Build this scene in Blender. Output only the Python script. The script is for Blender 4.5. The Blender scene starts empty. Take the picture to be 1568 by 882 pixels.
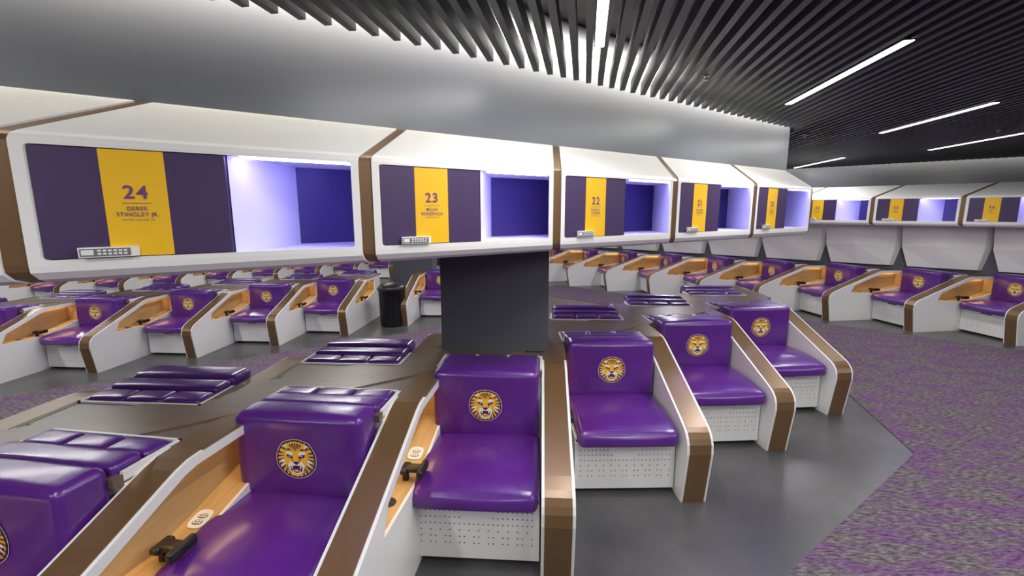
import bpy, math, random
from mathutils import Vector, Matrix
from mathutils.geometry import tessellate_polygon
random.seed(3)
scene = bpy.context.scene
scene.view_settings.view_transform = 'Standard'
COL = scene.collection

# ------------------------------------------------------------------ materials
def mat(name, col, rough=0.5, metal=0.0, emit=None, estr=0.0, vscale=(5,5,5), col2=None, bump=0.0, bscale=40, spec=None, detail=4, lo=0.35, hi=0.65, coat=0):
    m = bpy.data.materials.new(name); m.use_nodes = True
    nt = m.node_tree; b = nt.nodes['Principled BSDF']
    b.inputs['Base Color'].default_value = (*col, 1)
    b.inputs['Roughness'].default_value = rough
    b.inputs['Metallic'].default_value = metal
    if coat:
        b.inputs['Coat Weight'].default_value=coat; b.inputs['Coat Roughness'].default_value=.18
    if spec is not None: b.inputs['Specular IOR Level'].default_value = spec
    if emit:
        b.inputs['Emission Color'].default_value = (*emit, 1)
        b.inputs['Emission Strength'].default_value = estr
    tc = nt.nodes.new('ShaderNodeTexCoord')
    if col2 is not None:
        mp = nt.nodes.new('ShaderNodeMapping'); mp.inputs['Scale'].default_value = vscale
        nt.links.new(tc.outputs['Object'], mp.inputs['Vector'])
        nz = nt.nodes.new('ShaderNodeTexNoise'); nz.inputs['Scale'].default_value = 1.0
        nz.inputs['Detail'].default_value = detail
        nt.links.new(mp.outputs[0], nz.inputs['Vector'])
        cr = nt.nodes.new('ShaderNodeValToRGB')
        cr.color_ramp.elements[0].position = lo; cr.color_ramp.elements[0].color = (*col, 1)
        cr.color_ramp.elements[1].position = hi; cr.color_ramp.elements[1].color = (*col2, 1)
        nt.links.new(nz.outputs['Fac'], cr.inputs['Fac'])
        nt.links.new(cr.outputs['Color'], b.inputs['Base Color'])
    if bump > 0:
        n2 = nt.nodes.new('ShaderNodeTexNoise'); n2.inputs['Scale'].default_value = bscale
        n2.inputs['Detail'].default_value = 3
        nt.links.new(tc.outputs['Object'], n2.inputs['Vector'])
        bp = nt.nodes.new('ShaderNodeBump'); bp.inputs['Strength'].default_value = bump
        bp.inputs['Distance'].default_value = 0.02
        nt.links.new(n2.outputs['Fac'], bp.inputs['Height'])
        nt.links.new(bp.outputs['Normal'], b.inputs['Normal'])
    return m

WHITE = mat('white_shell', (.82,.815,.81), .33)
LEATH = mat('purple_leather', (.082,.013,.195), .31, col2=(.104,.018,.24), vscale=(3,3,3), bump=.35, bscale=6, coat=.4)
BRONZE= mat('bronze_laminate', (.175,.098,.044), .33, .3, col2=(.190,.108,.050), vscale=(8,1,1), coat=.2)
WOODT = mat('walnut_top', (.135,.088,.062), .33, col2=(.160,.107,.077), vscale=(2,20,2))
WOODL = mat('oak_lining', (.48,.31,.13), .4, col2=(.58,.39,.18), vscale=(30,3,20))
DARK  = mat('dark_plastic', (.012,.012,.014), .4)
HOLE  = mat('perforation', (.10,.09,.09), .6)
PLUM  = mat('plum_door', (.058,.032,.105), .42, bump=.03, bscale=200)
GOLD  = mat('gold_panel', (.90,.52,.008), .5)
EMG   = mat('emblem_gold', (.88,.50,.03), .5)
EMW   = mat('emblem_white', (.88,.84,.74), .5)
EMP   = mat('emblem_purple', (.035,.010,.09), .5)
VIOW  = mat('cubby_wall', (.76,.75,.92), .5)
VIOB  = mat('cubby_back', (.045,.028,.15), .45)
LEDV  = mat('violet_led', (.8,.7,1), .5, emit=(.38,.34,1.0), estr=60)
LEDW  = mat('warm_led', (1,.8,.5), .5, emit=(1,.70,.33), estr=23)
LEDC  = mat('ceiling_led', (1,1,1), .5, emit=(1,.98,.95), estr=9)
INK   = mat('purple_print', (.17,.05,.22), .5)
STEEL = mat('steel', (.6,.6,.6), .3, 1.0)
GRAYP = mat('gray_paint', (.140,.150,.180), .30, col2=(.155,.165,.19), vscale=(1,1,1))
COLM  = mat('column_paint', (.085,.088,.11), .5)
SLAT  = mat('charcoal_slat', (.014,.016,.022), .5)
CEIL  = mat('black_ceiling', (.008,.008,.009), .8)
CONC  = mat('dark_concrete', (.055,.055,.058), .30, col2=(.10,.098,.10), vscale=(1.6,1.6,1.6), bump=.03, bscale=30, detail=9)
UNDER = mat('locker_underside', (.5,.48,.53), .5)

CARP = bpy.data.materials.new('purple_grey_carpet'); CARP.use_nodes = True
nt = CARP.node_tree; b = nt.nodes['Principled BSDF']; b.inputs['Roughness'].default_value=.95
b.inputs['Specular IOR Level'].default_value=.1
tc = nt.nodes.new('ShaderNodeTexCoord')
def noise(sc, s, det, rot=0):
    mp = nt.nodes.new('ShaderNodeMapping'); mp.inputs['Scale'].default_value=sc; mp.inputs['Rotation'].default_value=(0,0,rot)
    nt.links.new(tc.outputs['Object'], mp.inputs['Vector'])
    n = nt.nodes.new('ShaderNodeTexNoise'); n.inputs['Scale'].default_value=s; n.inputs['Detail'].default_value=det
    nt.links.new(mp.outputs[0], n.inputs['Vector']); return n
def ramp(n, stops):
    r = nt.nodes.new('ShaderNodeValToRGB'); e=r.color_ramp.elements
    e[0].position=stops[0][0]; e[0].color=(*stops[0][1],1); e[1].position=stops[-1][0]; e[1].color=(*stops[-1][1],1)
    for p,c in stops[1:-1]:
        k=e.new(p); k.color=(*c,1)
    nt.links.new(n.outputs['Fac'], r.inputs['Fac']); return r
n1 = noise((1.2,3.2,1), 2.6, 7, .62); n2 = noise((7,22,1), 3.0, 6, .62); n3=noise((1,1,1),160,2)
r1 = ramp(n1, [(.44,(0,0,0)),(.62,(1,1,1))])
r2 = ramp(n2, [(.34,(.070,.057,.065)),(.5,(.140,.118,.130)),(.66,(.235,.21,.21))])
r3 = ramp(n2, [(.34,(.080,.037,.098)),(.62,(.205,.112,.235))])
mx = nt.nodes.new('ShaderNodeMixRGB')
nt.links.new(r1.outputs['Color'], mx.inputs['Fac']); nt.links.new(r2.outputs['Color'], mx.inputs['Color1']); nt.links.new(r3.outputs['Color'], mx.inputs['Color2'])
r4 = ramp(n3, [(.3,(.6,.6,.6)),(.7,(1.25,1.25,1.25))])
mm = nt.nodes.new('ShaderNodeMixRGB'); mm.blend_type='MULTIPLY'; mm.inputs['Fac'].default_value=1
nt.links.new(mx.outputs[0], mm.inputs['Color1']); nt.links.new(r4.outputs['Color'], mm.inputs['Color2'])
nt.links.new(mm.outputs[0], b.inputs['Base Color'])

# ------------------------------------------------------------------ mesh builder
class MB:
    def __init__(s): s.v=[]; s.f=[]; s.m=[]; s.s=[]; s.mats=[]; s.T=None
    def mi(s, m):
        if m not in s.mats: s.mats.append(m)
        return s.mats.index(m)
    def add(s, vs, fs, m, smooth=False):
        o=len(s.v); i=s.mi(m)
        for p in vs:
            s.v.append(s.T(p) if s.T else tuple(p))
        for f in fs:
            s.f.append([o+a for a in f]); s.m.append(i); s.s.append(smooth)
    def box(s,x0,x1,y0,y1,z0,z1,m,skip=()):
        v=[(x0,y0,z0),(x1,y0,z0),(x1,y1,z0),(x0,y1,z0),(x0,y0,z1),(x1,y0,z1),(x1,y1,z1),(x0,y1,z1)]
        F={'b':(0,3,2,1),'t':(4,5,6,7),'f':(0,1,5,4),'k':(3,7,6,2),'l':(0,4,7,3),'r':(1,2,6,5)}
        s.add(v,[F[k] for k in F if k not in skip],m)
    def rbox(s,x0,x1,y0,y1,z0,z1,r,m,puff=(0,0,0),n=8,warp=None):
        c=Vector(((x0+x1)/2,(y0+y1)/2,(z0+z1)/2)); h=Vector(((x1-x0)/2,(y1-y0)/2,(z1-z0)/2))
        r=min(r,min(h)*.98)
        def samples(hh):
            a=(hh-r)/hh
            return [-1,-1+(1-a)*.33,-1+(1-a)*.66]+[-a+2*a*i/n for i in range(n+1)]+[1-(1-a)*.66,1-(1-a)*.33,1]
        S=[samples(h[i]) for i in range(3)]
        for ax in range(3):
            u,w=[(1,2),(2,0),(0,1)][ax]
            for sg in (-1,1):
                vs=[];fs=[]
                nu=len(S[u]);nw=len(S[w])
                for a in S[u]:
                    for bb in S[w]:
                        p=[0,0,0];p[ax]=sg;p[u]=a;p[w]=bb
                        q=Vector([p[i]*h[i] for i in range(3)])
                        inn=Vector([max(-(h[i]-r),min(h[i]-r,q[i])) for i in range(3)])
                        d=q-inn
                        if d.length>1e-9: d=d.normalized()*r
                        q=inn+d
                        q[ax]+=sg*puff[ax]*(1-a*a)*(1-bb*bb)
                        q+=c
                        if warp: q=warp(q)
                        vs.append(tuple(q))
                for i in range(nu-1):
                    for j in range(nw-1):
                        f=[i*nw+j,(i+1)*nw+j,(i+1)*nw+j+1,i*nw+j+1]
                        fs.append(f if sg>0 else f[::-1])
                s.add(vs,fs,m,True)
    def prism(s,pts,x0,x1,m,holes=(),sides=True):
        allp=[list(pts)]+[list(h) for h in holes]
        tri=tessellate_polygon([[Vector((p[0],p[1],0)) for p in L] for L in allp])
        flat=[p for L in allp for p in L]; n=len(flat)
        vs=[(x0,p[0],p[1]) for p in flat]+[(x1,p[0],p[1]) for p in flat]
        fs=[tuple(t) for t in tri]+[tuple(a+n for a in t)[::-1] for t in tri]
        if sides:
            o=0
            for L in allp:
                k=len(L)
                for i in range(k):
                    j=(i+1)%k
                    fs.append((o+i,o+j,o+j+n,o+i+n))
                o+=k
        s.add(vs,fs,m)
    def strip(s,path,x0,x1,th,m):
        k=len(path); N=[]
        for i in range(k):
            a=Vector(path[max(i-1,0)]);b2=Vector(path[min(i+1,k-1)]);d=(b2-a).normalized()
            N.append(Vector((-d.y,d.x)))
        up=[Vector(path[i])-N[i]*th for i in range(k)]
        vs=[]
        for i in range(k):
            p=path[i];q=up[i]
            vs+=[(x0,q[0],q[1]),(x1,q[0],q[1]),(x1,p[0],p[1]),(x0,p[0],p[1])]
        fs=[]
        for i in range(k-1):
            for j in range(4):
                jj=(j+1)%4
                fs.append((i*4+j,i*4+jj,(i+1)*4+jj,(i+1)*4+j))
        fs+=[(0,1,2,3),tuple(4*(k-1)+j for j in (3,2,1,0))]
        s.add(vs,fs,m)
    def cyl(s,c,r,h,m,n=20,axis='z',r2=None,smooth=False):
        r2=r if r2 is None else r2
        vs=[]
        for k,(rr,zz) in enumerate(((r,0),(r2,h))):
            for i in range(n):
                a=2*math.pi*i/n; p=(rr*math.cos(a),rr*math.sin(a),zz)
                if axis=='y': p=(p[0],-p[2],p[1])
                vs.append((c[0]+p[0],c[1]+p[1],c[2]+p[2]))
        s.add(vs,[(i,(i+1)%n,n+(i+1)%n,n+i) for i in range(n)],m,smooth)
        s.add(vs,[tuple(range(n))[::-1],tuple(range(n,2*n))],m)
    def mesh(s,name,recalc=True):
        me=bpy.data.meshes.new(name); me.from_pydata(s.v,[],s.f)
        for m in s.mats: me.materials.append(m)
        me.polygons.foreach_set('material_index',s.m); me.polygons.foreach_set('use_smooth',s.s)
        me.update()
        if recalc:
            import bmesh
            bm=bmesh.new(); bm.from_mesh(me); bmesh.ops.remove_doubles(bm,verts=bm.verts,dist=1e-5)
            bmesh.ops.recalc_face_normals(bm,faces=bm.faces); bm.to_mesh(me); bm.free()
        return me
def obj(name,me,loc=(0,0,0),rz=0.0,parent=None,sc=1.0):
    o=bpy.data.objects.new(name,me); COL.objects.link(o)
    o.location=loc; o.rotation_euler=(0,0,rz); o.scale=(sc,sc,sc)
    if parent: o.parent=parent
    return o

# ------------------------------------------------------------------ arm + chair
SX,SY=.82,.67
AE=.275
PATH=[(AE,.828),(-.36,.828),(-.43,.824),(-.49,.808),(-1.22,.520),(-1.29,.490),(-1.320,.470),(-1.345,.442),(-1.360,.41),(-1.366,.35),(-1.31,.0)]
CUT=[(-.98,.475),(-.92,.590),(-.46,.772),(-.40,.785),(-.02,.785),(-.02,.56),(-.5,.452)]
def arm(B):
    body=PATH+[(AE,.0)]
    B.prism(body,.33,.345,WHITE)
    B.prism(body,.475,.49,WHITE,holes=[CUT])
    B.strip(PATH,.345,.475,.004,BRONZE)
    B.strip([(y+.0 if y>-1.2 else y+.012,z-.012) for y,z in PATH],.345,.475,.004,DARK)
    k=len(CUT); vs=[(.352,)+p for p in CUT]+[(.4755,)+p for p in CUT]
    B.add(vs,[(i,(i+1)%k,(i+1)%k+k,i+k) for i in range(k)]+[tuple(range(k))],WOODL)
    def on(a,b2,t): return (a[0]+(b2[0]-a[0])*t,a[1]+(b2[1]-a[1])*t)
    for p,q in ((on(CUT[1],CUT[2],.08),on(CUT[1],CUT[2],.98)),(CUT[3],on(CUT[3],CUT[4],.9))):
        B.add([(.356,p[0],p[1]-.006),(.368,p[0],p[1]-.006),(.368,q[0],q[1]-.006),(.356,q[0],q[1]-.006)],[(0,1,2,3)],LEDW)
    B.cyl((.415,-.74,.4615),.042,.004,STEEL,24); B.cyl((.415,-.74,.462),.034,.006,DARK,24)
    def shelf(y): return .452+(y+.5)*(.108/.48)
    def plate(yc,hw,hx,m,h,n=20,e=3.0):
        vs=[]
        for i in range(n):
            a=2*math.pi*i/n; c=math.cos(a); s_=math.sin(a)
            x=.415+hx*math.copysign(abs(c)**(2/e),c); y=yc+hw*math.copysign(abs(s_)**(2/e),s_)
            vs.append((x,y,shelf(y)+h))
        B.add(vs,[tuple(range(n))],m)
    plate(-.34,.048,.040,WHITE,.004)
    for dy in (-.018,.014): plate(-.34+dy,.012,.022,DARK,.0055); plate(-.34+dy,.009,.018,WHITE,.007,e=6)
    for dy in (-.018,.014):
        for dx in (-.008,.006):
            B.box(.415+dx,.418+dx,-.345+dy,-.335+dy,shelf(-.34+dy),shelf(-.34+dy)+.0095,DARK)
    # handset on bracket, leaning out over the seat side
    B.rbox(.405,.445,-.575,-.485,.50,.53,.012,DARK,n=2)
    B.rbox(.42,.53,-.56,-.505,.505,.535,.013,DARK,n=2)
    B.rbox(.500,.530,-.60,-.47,.495,.54,.012,DARK,n=2)
    B.rbox(.41,.44,-.545,-.515,.450,.51,.008,DARK,n=2)
def sym(p): return [(-x,z) for x,z in p][::-1]
def emblem(B,cz,R,y0):
    def head(add,sc):
        out=[]
        for i in range(144):
            a=2*math.pi*i/144; dg=math.degrees(a)
            r=.93+add
            for c0,w,h in ((50,9,.05),(130,9,.05),(335,14,.02),(205,14,.02)):
                r+=h*math.exp(-((dg-c0)/w)**2)
            r+=sc*math.cos(24*a)
            out.append((r*math.cos(a),r*math.sin(a)))
        return out
    L=[(head(.12,0),EMW,0),(head(.095,0),EMP,1),(head(0,.022),EMG,3)]
    W=[[(-.30,-.12),(0,-.06),(.30,-.12),(.46,-.36),(.36,-.68),(0,-.84),(-.36,-.68),(-.46,-.36)]]
    for p in ([(.60,-.02),(.84,-.10),(.76,-.44),(.56,-.26)],[(.10,.27),(.24,.40),(.48,.40),(.54,.29),(.22,.20)],[(.50,.76),(.60,.72),(.58,.58),(.44,.64)]):
        W+= [p,sym(p)]
    for p in W: L.append((p,EMW,5))
    L.append(([(-.14,.35),(.14,.35),(.17,.0),(.20,-.12),(-.20,-.12),(-.17,.0)],EMG,6))
    P=[[(-.20,-.12),(.20,-.12),(.07,-.27),(-.07,-.27)],[(-.33,-.40),(-.12,-.34),(.12,-.34),(.33,-.40),(.27,-.66),(0,-.74),(-.27,-.66)],
       [(-.035,.86),(.035,.86),(.02,.46),(-.02,.46)],[(-.015,-.26),(.015,-.26),(.015,-.36),(-.015,-.36)]]
    for p in ([(.13,.09),(.30,.24),(.50,.25),(.44,.12),(.22,.03)],[(.10,.84),(.20,.82),(.06,.46)],[(.26,.80),(.34,.77),(.15,.50)],[(.34,.58),(.52,.50),(.20,.46)],[(.62,.66),(.72,.56),(.46,.46)],
              [(.82,.40),(.87,.30),(.58,.30)],[(.90,.20),(.92,.10),(.56,.18)],[(.92,-.02),(.91,-.12),(.56,.06)],[(.89,-.24),(.84,-.36),(.58,-.14)],[(.79,-.46),(.70,-.58),(.50,-.28)],[(.61,-.66),(.51,-.75),(.46,-.42)],[(.40,-.80),(.30,-.86),(.38,-.62)],
              [(.16,.02),(.20,.02),(.24,-.14),(.20,-.12)],[(.46,-.36),(.50,-.34),(.38,-.68),(.35,-.66)]):
        P+=[p,sym(p)]
    for p in P: L.append((p,EMP,7))
    for p in ([(.28,-.405),(.17,-.375),(.21,-.54)],[(.22,-.655),(.13,-.68),(.17,-.55)],[(.28,.13),(.36,.15),(.34,.19),(.28,.19)]):
        L+=[(p,EMW,8),(sym(p),EMW,8)]
    L.append(([(-.12,-.54),(.12,-.54),(.09,-.67),(-.09,-.67)],EMG,8))
    for p,m,lay in L:
        y=y0-.0010-.0006*lay
        B.add([(x*R,y,cz+z*R) for x,z in p],[tuple(range(len(p)))],m)

def chair_mesh():
    B=MB()
    B.box(-.322,.322,-1.19,-.30,.030,.375,WHITE)
    B.box(-.30,.30,-1.15,-.30,0,.04,DARK)
    B.box(-.322,.322,-1.203,-1.19,.032,.352,WHITE)
    B.box(-.318,.318,-1.196,-1.186,.352,.362,HOLE)
    yf=-1.2045
    B.add([(-.085,yf,.352),(.085,yf,.352),(.068,yf,.324),(-.068,yf,.324)],[(0,1,2,3)],DARK)
    for r in range(6):
        for c in range(24):
            x=-.285+c*.0248; z=.30-r*.036
            t=abs(x)
            if r==0 and t<.11: continue
            if r==1 and t<.07: continue
            if r==3 and c%2: continue
            if r>=4 and (c%3==1): continue
            w=.0042
            B.add([(x+w*math.cos(a*math.pi/3),yf+.0003,z+w*math.sin(a*math.pi/3)) for a in range(6)],[tuple(range(6))],HOLE)
    def droop(q):
        q=q.copy()
        t=max(0,(-.98-q.y)/.3); q.z-=.035*t*t
        return q
    B.rbox(-.315,.315,-1.295,-.70,.385,.490,.038,LEATH,(0,.010,.018),n=10,warp=droop)
    B.rbox(-.312,.312,-.765,-.585,.468,.880,.036,LEATH,(0,.009,.008),n=9)
    B.box(-.013,.013,-.770,-.760,.482,.492,GOLD)
    emblem(B,.680,.092,-.7745)
    B.rbox(-.31,.31,-.58,-.455,.80,.866,.022,LEATH,(0,0,.003),n=5)
    for i in range(3):
        B.rbox(-.31+i*.208,-.31+i*.208+.204,-.447,-.325,.80,.850,.020,LEATH,(0,0,.004),n=4)
    B.box(-.33,.33,-.60,-.06,.79,.826,WOODT)
    B.box(.33,.49,-.36,AE,.8281,.830,WOODT)
    for a in ((-.333,-.317,-.56,-.30),(.317,.333,-.56,-.30),(-.333,.333,-.312,-.300)):
        B.box(*a,.80,.836,WHITE)
    B.box(-.33,.33,-.56,-.06,0,.79,WHITE)
    arm(B)
    return B.mesh('locker_chair')
CH=chair_mesh()
def arm_mesh():
    B=MB(); arm(B); B.box(.33,.49,-.36,AE,.8281,.830,WOODT); return B.mesh('console_arm')
ARM=arm_mesh()

# ------------------------------------------------------------------ overhead locker
def shear(p): return (p[0],p[1]+p[0]*SY/SX,p[2])
def locker_mesh():
    B=MB(); B.T=shear
    XO=.388; XI=.365
    F=-1.03
    xd=XI*2*.53-XI
    prof=[(-.90,1.575),(-.97,1.578),(-1.01,1.592),(F-.002,1.615),(F-.004,1.635)]
    top=[(F-.004,2.008),(F+.006,2.026),(F+.03,2.038),(-.50,2.225)]
    def rib(path,m,x0=-XO,x1=XO):
        vs=[];fs=[]
        for y,z in path: vs+=[(x0,y,z),(x1,y,z)]
        for i in range(len(path)-1): fs.append((2*i,2*i+1,2*i+3,2*i+2))
        B.add(vs,fs,m)
    rib([(-.50,1.575)]+prof[:1],UNDER); rib(prof,WHITE); rib(top,WHITE)
    z0,z1=1.635,2.008; oz0,oz1=1.652,1.998
    def rr(x0,x1,a,b2,r,n=5):
        out=[]
        for cx,cz,s0 in ((x1-r,b2-r,0),(x0+r,b2-r,90),(x0+r,a+r,180),(x1-r,a+r,270)):
            for i in range(n+1):
                t=math.radians(s0+90*i/n); out.append((cx+r*math.cos(t),cz+r*math.sin(t)))
        return out
    outer=[(-XO,z0),(XO,z0),(XO,z1),(-XO,z1)]; inner=rr(-XI,XI,oz0,oz1,.012)
    tri=tessellate_polygon([[Vector((*p,0)) for p in outer],[Vector((*p,0)) for p in inner]])
    B.add([(x,F-.004,z) for x,z in outer+inner],[tuple(t) for t in tri],WHITE)
    n=len(inner)
    B.add([(x,F-.004,z) for x,z in inner]+[(x,F+.012,z) for x,z in inner],[(i,(i+1)%n,(i+1)%n+n,i+n) for i in range(n)],WHITE)
    side=[(-.5,1.575)]+prof+top
    for x in (-XO,XO):
        B.add([(x,y,z) for y,z in side],[tuple(range(len(side)))],WHITE)
    band=[(-.50,1.58)]+[(y+.006,z+.004) for y,z in prof]+[(y+.006,z-.004) for y,z in top]
    for x0,x1 in ((-.41,-XO),(XO,.41)):
        rib(band,BRONZE,x0,x1)
    g=.003
    def pan(f0,f1,m,zo0=oz0+g,zo1=oz1-g,y=F+.002):
        x0=-XI+2*XI*f0;x1=-XI+2*XI*f1
        B.box(x0,x1,y,y+.018,zo0,zo1,m)
    pan(.004,.17,PLUM); pan(.17,.345,GOLD,y=F+.0012); pan(.345,.528,PLUM)
    x0=xd+.002;x1=XI;y0=F+.012;y1=-.56
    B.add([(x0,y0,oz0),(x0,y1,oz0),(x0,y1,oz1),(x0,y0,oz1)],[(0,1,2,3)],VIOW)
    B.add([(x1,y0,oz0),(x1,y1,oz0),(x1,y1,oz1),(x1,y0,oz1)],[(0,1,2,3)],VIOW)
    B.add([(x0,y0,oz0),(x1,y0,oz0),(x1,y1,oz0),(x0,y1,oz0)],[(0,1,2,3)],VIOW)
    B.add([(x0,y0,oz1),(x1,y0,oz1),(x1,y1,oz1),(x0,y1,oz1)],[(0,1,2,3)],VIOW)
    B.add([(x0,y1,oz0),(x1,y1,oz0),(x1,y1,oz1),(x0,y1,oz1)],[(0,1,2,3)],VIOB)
    B.box(x0+.03,x1-.01,F+.02,F+.034,oz1-.008,oz1-.001,LEDV)
    a=-XI+.075
    B.box(a,a+.105,F-.022,F+.003,oz0+.004,oz0+.036,WHITE)
    B.box(a+.004,a+.10,F-.024,F-.0215,oz0+.008,oz0+.032,STEEL)
    for i in range(6):
        B.box(a+.038+i*.010,a+.044+i*.010,F-.026,F-.023,oz0+.012,oz0+.018,WHITE)
        B.box(a+.038+i*.010,a+.044+i*.010,F-.026,F-.023,oz0+.022,oz0+.028,WHITE)
    B.box(a+.008,a+.03,F-.026,F-.023,oz0+.012,oz0+.028,WHITE)
    return B.mesh('overhead_locker')
LK=locker_mesh()
PHI=math.atan2(SY,SX)
def text(s,size,x,z,parent,bold=0.0,sx=1.0):
    cu=bpy.data.curves.new('lettering','FONT'); cu.body=s; cu.size=size; cu.align_x='CENTER'; cu.align_y='CENTER'
    cu.materials.append(INK); cu.offset=bold; cu.space_character=1.15
    o=bpy.data.objects.new('lettering',cu); COL.objects.link(o); o.parent=parent
    y=-1.03-.0015+x*SY/SX
    o.location=(x,y,z); o.rotation_euler=(math.pi/2,0,PHI); o.scale=(sx,1,1)
    return o
def locker(M,rz,num,l1,l2,l3):
    o=obj('overhead_locker',LK,(M[0],M[1],0),rz)
    XI=.365; xc=-XI+2*XI*.2575
    text(num,.060,xc,1.860,o,.0010)
    B=MB(); B.T=shear; B.box(xc-.030,xc+.030,-1.0305,-1.029,1.8265,1.8276,INK); u=obj('underline',B.mesh('underline'),parent=o)
    text(l1,.0185,xc,1.809,o,.0002,.9); text(l2,.0185,xc,1.790,o,.0002,.9); text(l3,.0090,xc,1.773,o,0,.95)
    return o

# ------------------------------------------------------------------ layout
R1=math.radians(-4)
def step(rz,f=1.0):
    c,s=math.cos(rz),math.sin(rz); return Vector((SX*c-SY*s, SX*s+SY*c))*f
def dvec(rz): return Vector((-math.sin(rz),math.cos(rz)))
def evec(rz): return Vector((math.cos(rz),math.sin(rz)))
M1=Vector((-.11,3.30)); st1=step(R1)
names={-3:('26','JACOBY','STEVENS','MURFREESBORO, TN') ,-2:('25','CHRIS','CURRY','LEHIGH ACRES, FL'),-1:('24','DEREK','STINGLEY JR.','BATON ROUGE, LA'),0:('23','MICAH','BASKERVILLE','SHREVEPORT, LA'),1:('22','KARDELL','THOMAS','BATON ROUGE, LA'),2:('21','RASHARD','LAWRENCE','MONROE, LA'),3:('20','DONTE','STARKS','MARRERO, LA')}
tig={-4:(0,0),-3:(.09,.14),-2:(.075,.11),-1:(.04,.025),0:(.008,0),1:(.012,0),2:(.008,0),3:(.008,0)}
rots={-4:-4.6,-3:-4.6,-2:-4.6,-1:-2.3,0:.4,1:5.2,2:7.4,3:9.2}
OPP=Vector((-.085,-.05))-dvec(R1)*.12
for k in range(-4,4):
    M=M1+st1*k
    # chairs fan slightly along the island: turned about the backrest centre
    T=M-dvec(R1)*.75+Vector(tig[k]); rr_=R1+math.radians(rots[k]); Mc_=T+dvec(rr_)*.75
    obj('locker_chair',CH,(Mc_.x,Mc_.y,0),rr_)
    Mo=M+OPP
    obj('locker_chair',CH,(Mo.x,Mo.y,-.0015),R1+math.pi)
    locker(M,R1,*names.get(k,('27','JOHN','EMERY JR.','DESTREHAN, LA')))
    obj('overhead_locker',LK,(M.x,M.y,0),R1+math.pi)
M=M1+st1*4+OPP; obj('console_arm',ARM,(M.x,M.y,0),R1+math.pi)
def deck(M,k0,k1,f=1.0):
    B=MB(); B.T=shear
    B.box(SX*(k0-.5),SX*k1+.47,-.36,.16,.80,.8330,WOODT)
    obj('island_deck',B.mesh('island_deck'),(M.x,M.y,0),R1,sc=f)
deck(M1,-4,3)

R2=R1-math.radians(78); M2=Vector((7.30,7.37)); st2=step(R2)
def chevron_mesh():
    B=MB(); B.T=shear
    v=[(-.385,-.46,1.575),(0,-.54,1.575),(.385,-.46,1.575),(.375,-.44,1.22),(.32,-.40,.90),(0,-.44,.90),(-.32,-.40,.90),(-.375,-.44,1.22),(0,-.55,1.25)]
    B.add(v,[(0,1,8,7),(1,2,3,8),(7,8,5,6),(8,3,4,5)],WHITE)
    vb=[(x,-.30,z) for x,y,z in v[:8]]
    B.add(v[:8]+vb,[(i,(i+1)%8,(i+1)%8+8,i+8) for i in range(8)],WHITE)
    B.box(-.41,.41,-.32,-.24,.83,1.575,COLM)
    return B.mesh('locker_support_panel')
CV=chevron_mesh()
more=[('40','TRAVEZ','MOORE'),('42','AARON','MOFFITT'),('45','MICHAEL','DIVINITY JR.'),('46','ANDRE','ANTHONY'),('47','NELSON','JENKINS'),('49','TRAVIS','DICKSON'),('51','DARE','ROSENTHAL'),('52','LLOYD','CUSHENBERRY'),('53','SOLONI','LARRY'),('55','JARELL','CHERRY'),('56','TREY','RILEY'),('57','CHASEN','HINES'),('68','DAMIEN','LEWIS')]
for k in range(-9,4):
    M=M2+st2*k
    obj('locker_chair',CH,(M.x,M.y,0),R2)
    locker(M,R2,*more[k+9],'BATON ROUGE, LA')
    obj('locker_support_panel',CV,(M.x,M.y,0),R2)

# island rows in left background (slightly smaller units)
S3=.86; st3=st1*.875
tipc=Vector((-3.61,5.70)); c4,s4=math.cos(R1),math.sin(R1)
tl=Vector((.41*c4+1.36*s4,.41*s4-1.36*c4))*S3
M3=tipc-tl-st3*1.5
for k in list(range(-4,4))+[5]:
    M=M3+st3*k
    obj('locker_chair',CH,(M.x,M.y,0),R1,sc=S3); Mo=M-dvec(R1)*.12*S3; obj('locker_chair',CH,(Mo.x,Mo.y,-.0015),R1+math.pi,sc=S3)
deck(M3,-4,3,S3)
M=M3+st3*4
obj('console_arm',ARM,(M.x,M.y,0),R1,sc=S3)
M4=M3+Vector((-3.05,4.1))
for k in range(-3,8):
    M=M4+st3*k
    obj('locker_chair',CH,(M.x,M.y,0),R1,sc=S3)

def column(name,M,z0=.826,h=3.0):
    B=MB(); B.box(-.375,.375,-.19,.19,z0,h,COLM)
    obj(name,B.mesh(name),(M.x,M.y,0),R1)
column('column',M1,.833,1.60)
column('column',Vector((-1.85,8.7)),0)

B=MB(); B.T=shear
B.box(SX*-4.5,SX*3.5,-.499,.499,1.60,3.0,GRAYP)
obj('wall_bulkhead',B.mesh('wall_bulkhead'),(M1.x,M1.y,0),R1)

# trash can
B=MB(); n=28
pf=[(.17,0),(.195,.05),(.205,.58),(.222,.585),(.222,.62),(.20,.64),(.15,.675),(.06,.69)]
for (r0,z0),(r1_,z1) in zip(pf,pf[1:]):
    vs=[(r0*math.cos(2*math.pi*i/n),r0*math.sin(2*math.pi*i/n),z0) for i in range(n)]+[(r1_*math.cos(2*math.pi*i/n),r1_*math.sin(2*math.pi*i/n),z1) for i in range(n)]
    B.add(vs,[(i,(i+1)%n,(i+1)%n+n,i+n) for i in range(n)],DARK,True)
B.cyl((0,0,.688),.06,.004,DARK)
obj('trash_can',B.mesh('trash_can'),(-1.91,7.15,0))

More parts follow.
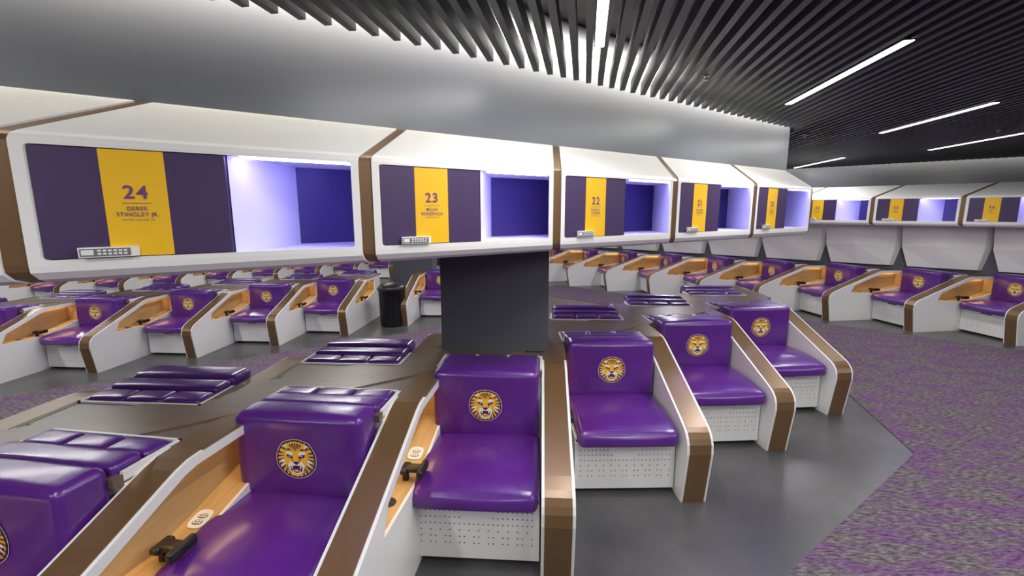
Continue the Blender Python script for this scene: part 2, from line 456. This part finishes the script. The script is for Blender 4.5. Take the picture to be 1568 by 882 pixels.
# ------------------------------------------------------------------ shell
def slab(name,pts,z0,z1,m):
    B=MB(); n=len(pts)
    vs=[(x,y,z0) for x,y in pts]+[(x,y,z1) for x,y in pts]
    B.add(vs,[tuple(range(n))[::-1],tuple(range(n,2*n))]+[(i,(i+1)%n,(i+1)%n+n,i+n) for i in range(n)],m)
    return obj(name,B.mesh(name))
d2=dvec(R2); r2=st2.normalized(); n1v=Vector((-st1.y,st1.x)).normalized(); r1v=st1.normalized(); n2v=Vector((-r2.y,r2.x))
if n2v.dot(d2)<0: n2v=-n2v
Wr=M2+n2v*.42
Aw=Wr+r2*6.0; Bw=Wr-r2*13.5
Cw=Vector((-15.5,8.0)); Dw=Vector((-15.5,-4.5)); Ew=Vector((Aw.x,-4.5))
slab('floor',[(-16,-5),(13,-5),(13,6),(0,19),(-16,19)],-.1,0,CONC)
slab('ceiling',[(-16,-5),(13,-5),(13,6),(0,19),(-16,19)],3.0,3.1,CEIL)
def wall(name,p,q,m=GRAYP,th=.15):
    p=Vector(p);q=Vector(q);d=(q-p).normalized();nn=Vector((-d.y,d.x))*th
    slab(name,[tuple(p),tuple(q),tuple(q+nn),tuple(p+nn)],0,3.0,m)
wall('wall_right',Aw,Bw,th=-.15)
wall('wall_back',Bw,Cw,th=-.15); wall('wall_left',Cw,Dw,th=-.15); wall('wall_front',Dw,Ew,th=-.15); wall('wall_side',Ew,Aw,th=-.15)

def rp(a,bb):
    p=M1+r1v*a+n1v*bb; return (p.x,p.y)
c0=Vector((3.03,3.19))
slab('carpet_main',[tuple(c0-r1v*9),tuple(c0),(3.25,3.95),(3.6,5.2),(3.35,6.4),(2.2,8.4),(.2,10.3),(1.2,11.2)] + [tuple(Vector((6.05,6.35))-r2*1.2),tuple(Vector((6.05,6.35))+r2*5),(10,-4),(-2,-4.2)],0,.006,CARP)
slab('carpet_aisle',[rp(-10,1.75),rp(3.2,1.75),rp(3.0,3.6),rp(-10,3.6)],0,.005,CARP)

# ------------------------------------------------------------------ ceiling slats
sd=Vector((.156,.988)).normalized(); pd=Vector((sd.y,-sd.x))
W=M1-dvec(R1)*.5; ZS=2.63; SP=.078; SH=.085
def hit(b0,Wp,nn): return (Wp-b0).dot(nn)/sd.dot(nn)
B=MB(); endx=(M1+st1*3+evec(R1)*.41).x
for i in range(-110,125):
    b0=pd*(i*SP)
    th=hit(b0,W,n1v); t2=hit(b0,Wr,n2v)
    segs=[]
    X=(b0+sd*th).x
    t0=(-4.3-b0.y)/sd.y
    if X<endx+.1:
        segs.append((t0,th-.09)); segs.append((th+1.55,min(t2-.10,14)))
    else: segs.append((t0,t2-.12))
    for a,c in segs:
        if c<=a: continue
        p=b0+sd*a;q=b0+sd*c;w=pd*.017
        vs=[(*(p-w),ZS),(*(p+w),ZS),(*(q+w),ZS),(*(q-w),ZS),(*(p-w),ZS+SH),(*(p+w),ZS+SH),(*(q+w),ZS+SH),(*(q-w),ZS+SH)]
        if min(v[0] for v in vs)<-15.3 or max(v[0] for v in vs)>11.5: continue
        B.add(vs,[(0,3,2,1),(4,5,6,7),(0,1,5,4),(3,7,6,2),(0,4,7,3),(1,2,6,5)],SLAT)
obj('ceiling_slats',B.mesh('ceiling_slats',False))
for (x,y) in ((3.2,5.2),(5.0,4.9),(1.2,3.0)):
    B=MB(); B.cyl((0,0,0),.018,.008,STEEL,16); B.cyl((0,0,-.02),.005,.02,STEEL,8); B.cyl((0,0,-.023),.012,.003,STEEL,12)
    obj('sprinkler_head',B.mesh('sprinkler_head'),(x,y,ZS-.0082))

# ------------------------------------------------------------------ lights
KL=1.58
def strip_light(cx,cy,L,P=16,z=ZS-.004,w=.045,ang=None):
    ang=-math.atan2(sd.x,sd.y) if ang is None else ang
    B=MB(); B.box(-w/2-.006,w/2+.006,-L/2-.006,L/2+.006,0,.05,SLAT); B.box(-w/2,w/2,-L/2,L/2,-.003,0,LEDC)
    o=obj('ceiling_light',B.mesh('ceiling_light'),(cx,cy,z),ang)
    li=bpy.data.lights.new('lamp','AREA'); li.shape='RECTANGLE'; li.size=w; li.size_y=L; li.energy=P*KL; li.color=(1,.985,.965)
    lo=bpy.data.objects.new('lamp',li); COL.objects.link(lo); lo.parent=o; lo.location=(0,0,-.008)
for c in ((.335,1.8,1.4),(2.05,3.08,1.37),(3.83,4.39,1.4),(5.58,5.76,1.4),(5.3,8.2,1.7)):
    strip_light(*c)
for c in ((-1.6,-.4,1.6),(1.5,.2,1.5),(3.3,.6,1.6),(-.2,-2.2,1.6),(2.5,-2.2,1.6),(5.2,1.2,1.6),(-3.4,-1.6,1.6),(7.0,2.6,1.6),(7.6,.0,1.6),(3.2,9.0,1.6)):
    strip_light(*c,P=20)
for c in ((-2.2,5.2,1.8),(-4.6,4.0,1.8),(-.2,6.4,1.8),(-6.6,2.6,1.8),(-5.4,8.9,1.8),(-3.0,10.0,1.8),(-8,7.2,1.8),(-.4,9.6,1.8),(-9.5,4.5,1.8)):
    strip_light(*c,P=27)
def cove(name,c,L,rdir,nin,P,z=2.84):
    li=bpy.data.lights.new(name,'AREA'); li.shape='RECTANGLE'; li.size=L; li.size_y=.04; li.energy=P; li.color=(1,.92,.77)
    lo=bpy.data.objects.new(name,li); COL.objects.link(lo)
    zax=-(Vector((nin.x,nin.y,0))*.86+Vector((0,0,-.51))).normalized()
    xax=Vector((rdir.x,rdir.y,0)); yax=zax.cross(xax)
    m=Matrix((xax,yax,zax)).transposed().to_4x4(); m.translation=Vector((c.x,c.y,z)); lo.matrix_world=m
cove('cove_light',W-r1v*.4-n1v*.09,8.3,r1v,n1v,150)
cove('cove_light',Wr-r2*4-n2v*.14,17,r2,n2v,100)

world=bpy.data.worlds.new('world'); scene.world=world; world.use_nodes=True
world.node_tree.nodes['Background'].inputs[0].default_value=(.6,.6,.65,1); world.node_tree.nodes['Background'].inputs[1].default_value=.1

# ------------------------------------------------------------------ camera
cam=bpy.data.cameras.new('camera'); cam.lens=16.07; cam.sensor_width=36
co=bpy.data.objects.new('camera',cam); COL.objects.link(co); co.location=(0,0,1.8)
co.rotation_euler=(math.radians(90-9.5),0,0); scene.camera=co
